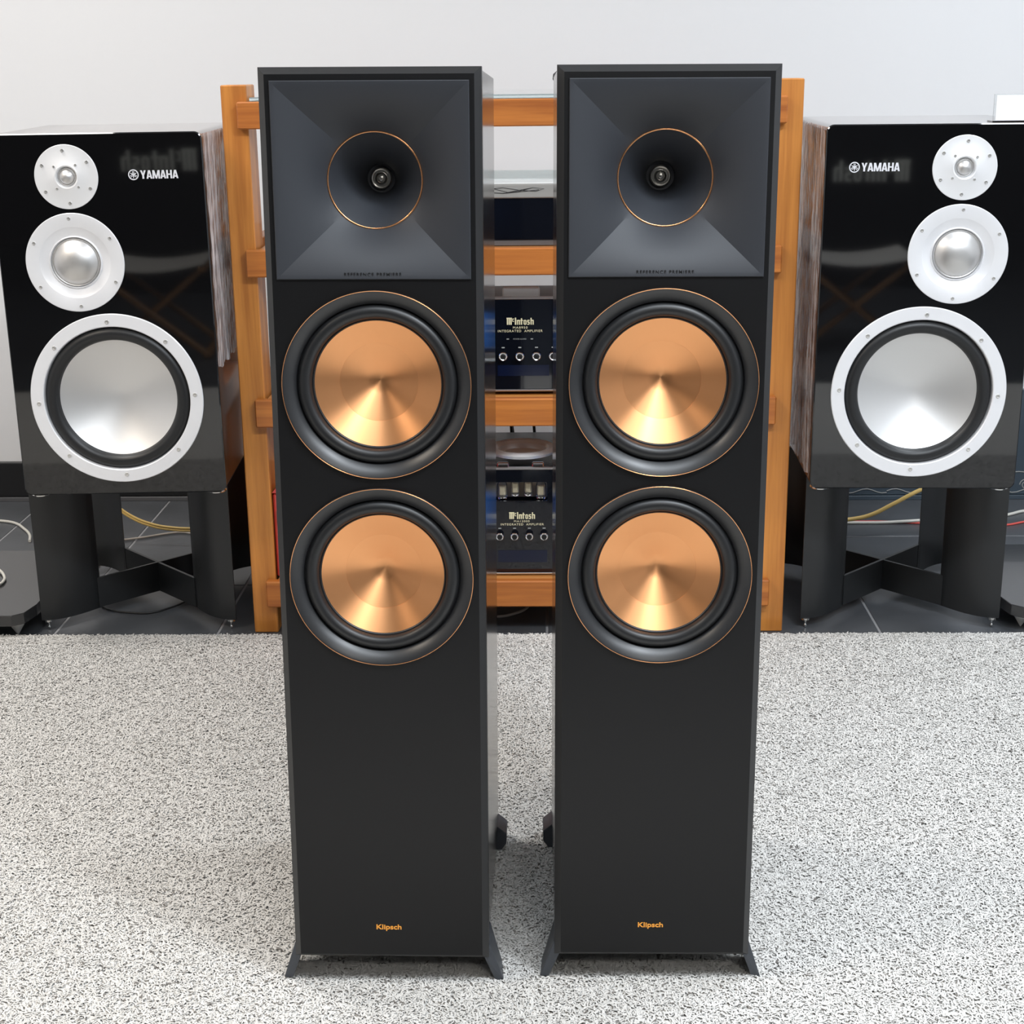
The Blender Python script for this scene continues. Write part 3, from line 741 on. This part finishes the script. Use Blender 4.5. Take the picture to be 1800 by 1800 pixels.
    # silver pads beneath
    for px_, py_ in ((-W2 + .024, .026), (W2 - .024, .026), (-W2 + .024, D - .03), (W2 - .024, D - .03)):
        lathe('pad', [(0, 0.0), (0.018, 0.0), (0.020, -0.003), (0.018, -0.0055), (0, -0.0055)], 'chrome', root, (px_, py_, 0), None, 32)
    return root
yamaha((-0.8404, 2.8471, 0.3403), 0.04546, 0.0026, -0.0046, 1, 'glossy black monitor speaker with silver cones standing left of the wooden rack')
yamaha((0.6990, 2.8610, 0.3391), -0.02263, -0.0017, -0.0033, -1, 'glossy black monitor speaker with silver cones standing right of the wooden rack')

# ------------------------------------------------------------------ stands
def stand(cx, cyy, hx, hy, top, label):
    root = tag(empty('speaker_stand', (cx, cyy, 0)), label, 'speaker stand', 'black cross-brace speaker stands')
    for sx in (-1, 1):
        for sy_ in (-1, 1):
            # curved plate running in from the outer corner along the diagonal
            A = Vector((sx * hx, sy_ * hy, 0)); Bv = Vector((sx * (hx - 0.104), sy_ * (hy - 0.082), 0))
            dv = (Bv - A).normalized(); nv = Vector((sx * abs(dv.y), -sy_ * abs(dv.x), 0)) * -1.0
            nv = Vector((-sx * abs(dv.y), sy_ * abs(dv.x), 0)) * -1.0
            bm = bmesh.new(); n = 10; th = 0.0055
            rows = []
            for k in range(n + 1):
                t = k / n; p = A.lerp(Bv, t); bow = 0.020 * math.sin(PI * t)
                off = Vector((0, sy_, 0)) * bow
                q = p + off; q2 = q - Vector((0, sy_, 0)) * th
                rows.append([bm.verts.new((q.x, q.y, 0.022)), bm.verts.new((q.x, q.y, top)), bm.verts.new((q2.x, q2.y, top)), bm.verts.new((q2.x, q2.y, 0.022))])
            for r0, r1 in zip(rows[:-1], rows[1:]): bridge(bm, r0, r1)
            bm.faces.new(rows[0]); bm.faces.new(rows[-1][::-1])
            lg = from_bm('leg', bm, 'stand', root, smooth=True, angle=40)
            s = lathe('spike', [(0, 0.022), (0.0085, 0.022), (0.0090, 0.018), (0.0070, 0.0165), (0.0022, 0.015), (0.0016, 0.008), (0.0026, 0.0065), (0.0026, 0.003), (0.0, 0.0)], 'chrome', lg, (sx * (hx - .012), sy_ * (hy - .008), 0), None, 24)
    for k, sx in enumerate((1, -1)):
        A = Vector((-sx * (hx - 0.100), -(hy - 0.078), 0)); Bv = Vector((sx * (hx - 0.100), hy - 0.078, 0))
        dv = (Bv - A).normalized(); nv = Vector((-dv.y, dv.x, 0)) * 0.003
        bm = bmesh.new()
        pts = [A - nv, Bv - nv, Bv + nv, A + nv]
        z0, z1 = (0.024, 0.0905) if k == 0 else (0.0235, 0.0900)
        v0 = [bm.verts.new((p.x, p.y, z0)) for p in pts]; v1 = [bm.verts.new((p.x, p.y, z1)) for p in pts]
        bm.faces.new(v0[::-1]); bm.faces.new(v1); bridge(bm, v0, v1)
        from_bm('brace', bm, 'stand', root)
    box('top_frame', -hx + .01, hx - .01, -hy + .012, hy - .012, top, top + .004, 'stand', root, 0.001)
    return root
stand(-0.878, 3.172, 0.207, 0.187, 0.3300, 'black steel stand with curved legs beneath the left glossy monitor speaker')
stand(0.722, 3.172, 0.206, 0.187, 0.3290, 'black steel stand with curved legs beneath the right glossy monitor speaker')

# ------------------------------------------------------------------ spiked platforms at both sides
def platform(x0, x1, y0, y1, cut, side, label):
    root = tag(empty('amplifier_platform', ((x0 + x1) / 2, (y0 + y1) / 2, 0)), label, 'platform', 'low glossy platforms on cone feet')
    ox, oy = root.location.x, root.location.y
    if side < 0:
        pts = [(x0, y0), (x1 - .030, y0), (x1 - cut * .30, y0 + .018), (x1, y0 + .07), (x1, y1), (x0, y1)]
    else:
        pts = [(x1, y0), (x0 + .030, y0), (x0 + cut * .30, y0 + .018), (x0, y0 + .07), (x0, y1), (x1, y1)]
    bm = bmesh.new(); bm_prism(bm, [(a - ox, b - oy) for a, b in pts], 0.036, 0.060, 'z')
    bmesh.ops.bevel(bm, geom=[e for e in bm.edges], offset=0.0012, segments=1, affect='EDGES')
    from_bm('slab', bm, 'platform', root)
    xs = (x1 - 0.038, x0 + .05) if side < 0 else (x0 + .042, x1 - .05)
    for xx in xs:
        for yy in (y0 + .050, y1 - .05):
            lathe('cone_foot', [(0, 0.036), (0.0185, 0.036), (0.0195, 0.0335), (0.0195, 0.0305), (0.0175, 0.029), (0.0172, 0.0265), (0.0012, 0.0), (0, 0.0)], 'conefoot', root, (xx - ox, yy - oy, 0), None, 40)
    return root
platform(-1.66, -1.092, 2.912, 3.350, 0.03, -1, 'low glossy dark platform on cone feet beside the left speaker stand')
platform(0.936, 1.52, 2.948, 3.370, 0.03, 1, 'low glossy dark platform on cone feet beside the right speaker stand')
# ------------------------------------------------------------------ panel with scrollwork by the wall
sp_ = tag(empty('scroll_panel', (1.30, 3.955, 0)), 'dark slate-blue low panel with pale scroll ornament behind the right monitor speaker', 'panel')
box('board', -0.68, 0.68, 0.0, 0.020, 0.012, 0.30, 'slate_panel', sp_, 0.002)
box('plinth', -0.68, 0.68, -0.006, 0.022, 0.0, 0.0118, 'slate_panel', sp_, 0.001)
def spiral(cx, cz, r0, r1, a0, a1, n=40):
    return [(cx + (r0 + (r1 - r0) * i / n) * math.cos(a0 + (a1 - a0) * i / n), cz + (r0 + (r1 - r0) * i / n) * math.sin(a0 + (a1 - a0) * i / n)) for i in range(n + 1)]
lines = []
for cx in (-0.53, -0.27, 0.0, 0.27, 0.53):
    lines += [spiral(cx - .03, .040, .016, .003, PI, -2.6 * PI), spiral(cx + .04, .046, .012, .002, 0, 3.2 * PI),
              [(cx - .13 + t * .013, .024 + .006 * math.sin(t * .9)) for t in range(21)],
              [(cx - .10 + .010 * t, .062 + .014 * math.sin(t * .32)) for t in range(20)]]
vert_lines('scrollwork', lines, sp_, -0.0005, 0.0015, 'scroll')

# ------------------------------------------------------------------ sign card on the right monitor speaker
sc = tag(empty('sign_card', (0.885, 2.905, 1.0288)), 'blank white card in a clear holder on top of the right monitor speaker', 'sign')
box('card', -0.066, 0.066, 0.0, 0.0012, 0.003, 0.048, 'white', sc)
box('holder', -0.070, 0.070, 0.0014, 0.0034, 0.0, 0.050, 'acrylic', sc)
box('holder_base', -0.070, 0.070, 0.0014, 0.040, 0.0, 0.002, 'acrylic', sc)

# ------------------------------------------------------------------ cables
def cable(name, label, pts, r, m, strands=None):
    o = tube(name, pts, r, m, None, 10, strands); return tag(o, label, 'cable')

cable('speaker_cable', 'twin yellow speaker cable drooping between the legs of the left stand',
      [(-1.13, 3.56, 0.16), (-1.081, 3.55, 0.114), (-1.041, 3.55, 0.082), (-0.991, 3.55, 0.060), (-0.945, 3.55, 0.051), (-0.889, 3.55, 0.048), (-0.80, 3.56, 0.05)], 0.0032, 'yellow', [(0, 0, 0.0028), (0, 0, -0.0030)])
cable('grey_cable', 'thin grey cable on the tiles below the yellow cable of the left stand',
      [(-1.16, 3.60, 0.004), (-1.101, 3.602, 0.004), (-1.039, 3.625, 0.004), (-0.976, 3.662, 0.004), (-0.948, 3.669, 0.004), (-0.90, 3.65, 0.004), (-0.80, 3.68, 0.004)], 0.0028, 'greycable')
cable('white_cable', 'off-white cable curling over the tiles behind the left platform',
      [(-1.56, 3.79, 0.004), (-1.456, 3.777, 0.004), (-1.412, 3.758, 0.004), (-1.369, 3.707, 0.004), (-1.336, 3.653, 0.004), (-1.318, 3.60, 0.004)], 0.0036, 'whitecable')
cable('loop_cable', 'beige cable loop on the left platform at the picture edge',
      [(-1.30, 3.24, 0.074), (-1.242, 3.188, 0.066), (-1.222, 3.157, 0.064), (-1.211, 3.126, 0.064), (-1.213, 3.098, 0.064), (-1.26, 3.058, 0.064)], 0.0032, 'whitecable')
cable('black_cable', 'thin black cable lying under the cross brace of the left stand',
      [(-1.02, 3.15, 0.003), (-0.972, 3.101, 0.003), (-0.923, 3.083, 0.003), (-0.879, 3.083, 0.003), (-0.843, 3.115, 0.003), (-0.80, 3.19, 0.003)], 0.0022, 'blackcable')
cable('speaker_cable', 'thick yellow cable rising between the legs of the right stand',
      [(0.99, 3.62, 0.17), (0.931, 3.6, 0.140), (0.894, 3.6, 0.123), (0.837, 3.6, 0.091), (0.783, 3.6, 0.063), (0.742, 3.6, 0.053), (0.70, 3.6, 0.050), (0.62, 3.62, 0.05)], 0.0052, 'yellow')
cable('white_cable', 'white cable running along the tiles behind the right stand',
      [(0.60, 3.72, 0.004), (0.736, 3.728, 0.004), (0.841, 3.729, 0.004), (0.957, 3.729, 0.010), (1.08, 3.75, 0.006), (1.177, 3.792, 0.004), (1.231, 3.827, 0.004), (1.36, 3.86, 0.004)], 0.0040, 'whitecable')
cable('red_cable', 'red cable running beside the white cable behind the right stand',
      [(0.60, 3.738, 0.003), (0.739, 3.741, 0.003), (0.858, 3.739, 0.003), (0.96, 3.720, 0.003), (1.06, 3.70, 0.003), (1.154, 3.708, 0.003), (1.209, 3.735, 0.003), (1.36, 3.77, 0.003)], 0.0028, 'redcable')
cable('grey_cable', 'grey cable on the floor beneath the bottom rail of the wooden rack',
      [(-0.30, 3.09, 0.0035), (-0.20, 3.062, 0.0035), (-0.138, 3.054, 0.0035), (-0.114, 3.053, 0.0035), (-0.084, 3.071, 0.0035), (-0.06, 3.102, 0.0035), (-0.05, 3.20, 0.0035)], 0.0030, 'greycable')
for i, (x0, x1, lab) in enumerate(((-0.115, -0.100, 'leftmost black lead behind the valve amplifier'), (-0.055, -0.096, 'slanting black lead behind the valve amplifier'), (-0.035, -0.046, 'rightmost black lead behind the valve amplifier'))):
    cable('power_lead', lab, [(x0 - 0.02, 3.475 + .012 * i, 0.60), (x0, 3.47 + .012 * i, 0.50), (x0 * .6 + x1 * .4, 3.47 + .012 * i, 0.44), (x1, 3.47 + .012 * i, 0.36), (x1 + 0.004, 3.47 + .012 * i, 0.28)], 0.0035, 'blackcable')

# ------------------------------------------------------------------ things behind the camera that the gloss baffles mirror
def display_cabinet(x, y, w_, h_, zl, lab):
    r = tag(empty('display_cabinet', (x, y, 0), (0, 0, PI)), lab, 'cabinet', 'black display cabinets behind the camera')
    box('body', -w_, w_, 0.0, 0.45, 0.05, h_, 'blackmetal', r, 0.004)
    box('plinth', -w_ + .03, w_ - .03, 0.02, 0.43, 0.0, 0.05, 'baseboard', r)
    blackletter('cabinet_lettering', -0.185, 0.185, zl, zl + .105, -0.0005, 'whiteletter', r, 0.004)
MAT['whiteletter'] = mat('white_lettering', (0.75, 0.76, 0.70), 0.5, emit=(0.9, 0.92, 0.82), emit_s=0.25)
MAT['canvas'] = mat('cream_canvas', (0.62, 0.60, 0.56), 0.8)
MAT['chairwood'] = wood('chair_wood', (0.20, 0.09, 0.03), (0.42, 0.22, 0.08), 'z')
display_cabinet(-1.50, -2.0, 0.42, 0.86, 0.605, 'black cabinet with pale lettering mirrored in the left glossy monitor speaker')
display_cabinet(1.36, -2.0, 0.42, 0.80, 0.525, 'black cabinet with pale lettering mirrored in the right glossy monitor speaker')
def folding_stool(x, y, rz, lab):
    r = tag(empty('folding_stool', (x, y, 0), (0, 0, rz)), lab, 'stool', 'folding canvas stools behind the camera')
    def bar(name, a, b, t=0.016):
        a, b = Vector(a), Vector(b); d = b - a
        bm = bmesh.new(); bm_box(bm, -t, t, -t * .6, t * .6, 0, d.length, 0.002)
        o = from_bm(name, bm, 'chairwood', r); o.rotation_euler = d.to_track_quat('Z', 'Y').to_euler(); o.location = a
    for yy in (-0.17, 0.17):
        bar('leg', (-0.21, yy - .012, 0.012), (0.21, yy - .012, 0.35)); bar('leg', (0.21, yy + .012, 0.012), (-0.21, yy + .012, 0.35))
    for sx in (-1, 1):
        bar('runner', (sx * .21, -0.20, 0.012), (sx * .21, 0.20, 0.012)); bar('seat_rail', (sx * .21, -0.20, 0.352), (sx * .21, 0.20, 0.352))
    bm = bmesh.new(); n = 12
    for i in range(n):
        xa, xb = -0.22 + 0.44 * i / n, -0.22 + 0.44 * (i + 1) / n
        za, zb = 0.372 - 0.03 * math.sin(PI * i / n), 0.372 - 0.03 * math.sin(PI * (i + 1) / n)
        v = [bm.verts.new(p) for p in ((xa, -.19, za), (xb, -.19, zb), (xb, .19, zb), (xa, .19, za), (xa, -.19, za + .008), (xb, -.19, zb + .008), (xb, .19, zb + .008), (xa, .19, za + .008))]
        for f in ((0, 3, 2, 1), (4, 5, 6, 7), (0, 1, 5, 4), (2, 3, 7, 6), (1, 2, 6, 5), (3, 0, 4, 7)): bm.faces.new([v[k] for k in f])
    from_bm('seat', bm, 'canvas', r)
folding_stool(-1.30, -0.45, PI, 'wooden folding stool with cream canvas seat mirrored in the left monitor speaker')
folding_stool(1.05, -0.45, PI, 'wooden folding stool with cream canvas seat mirrored in the right monitor speaker')
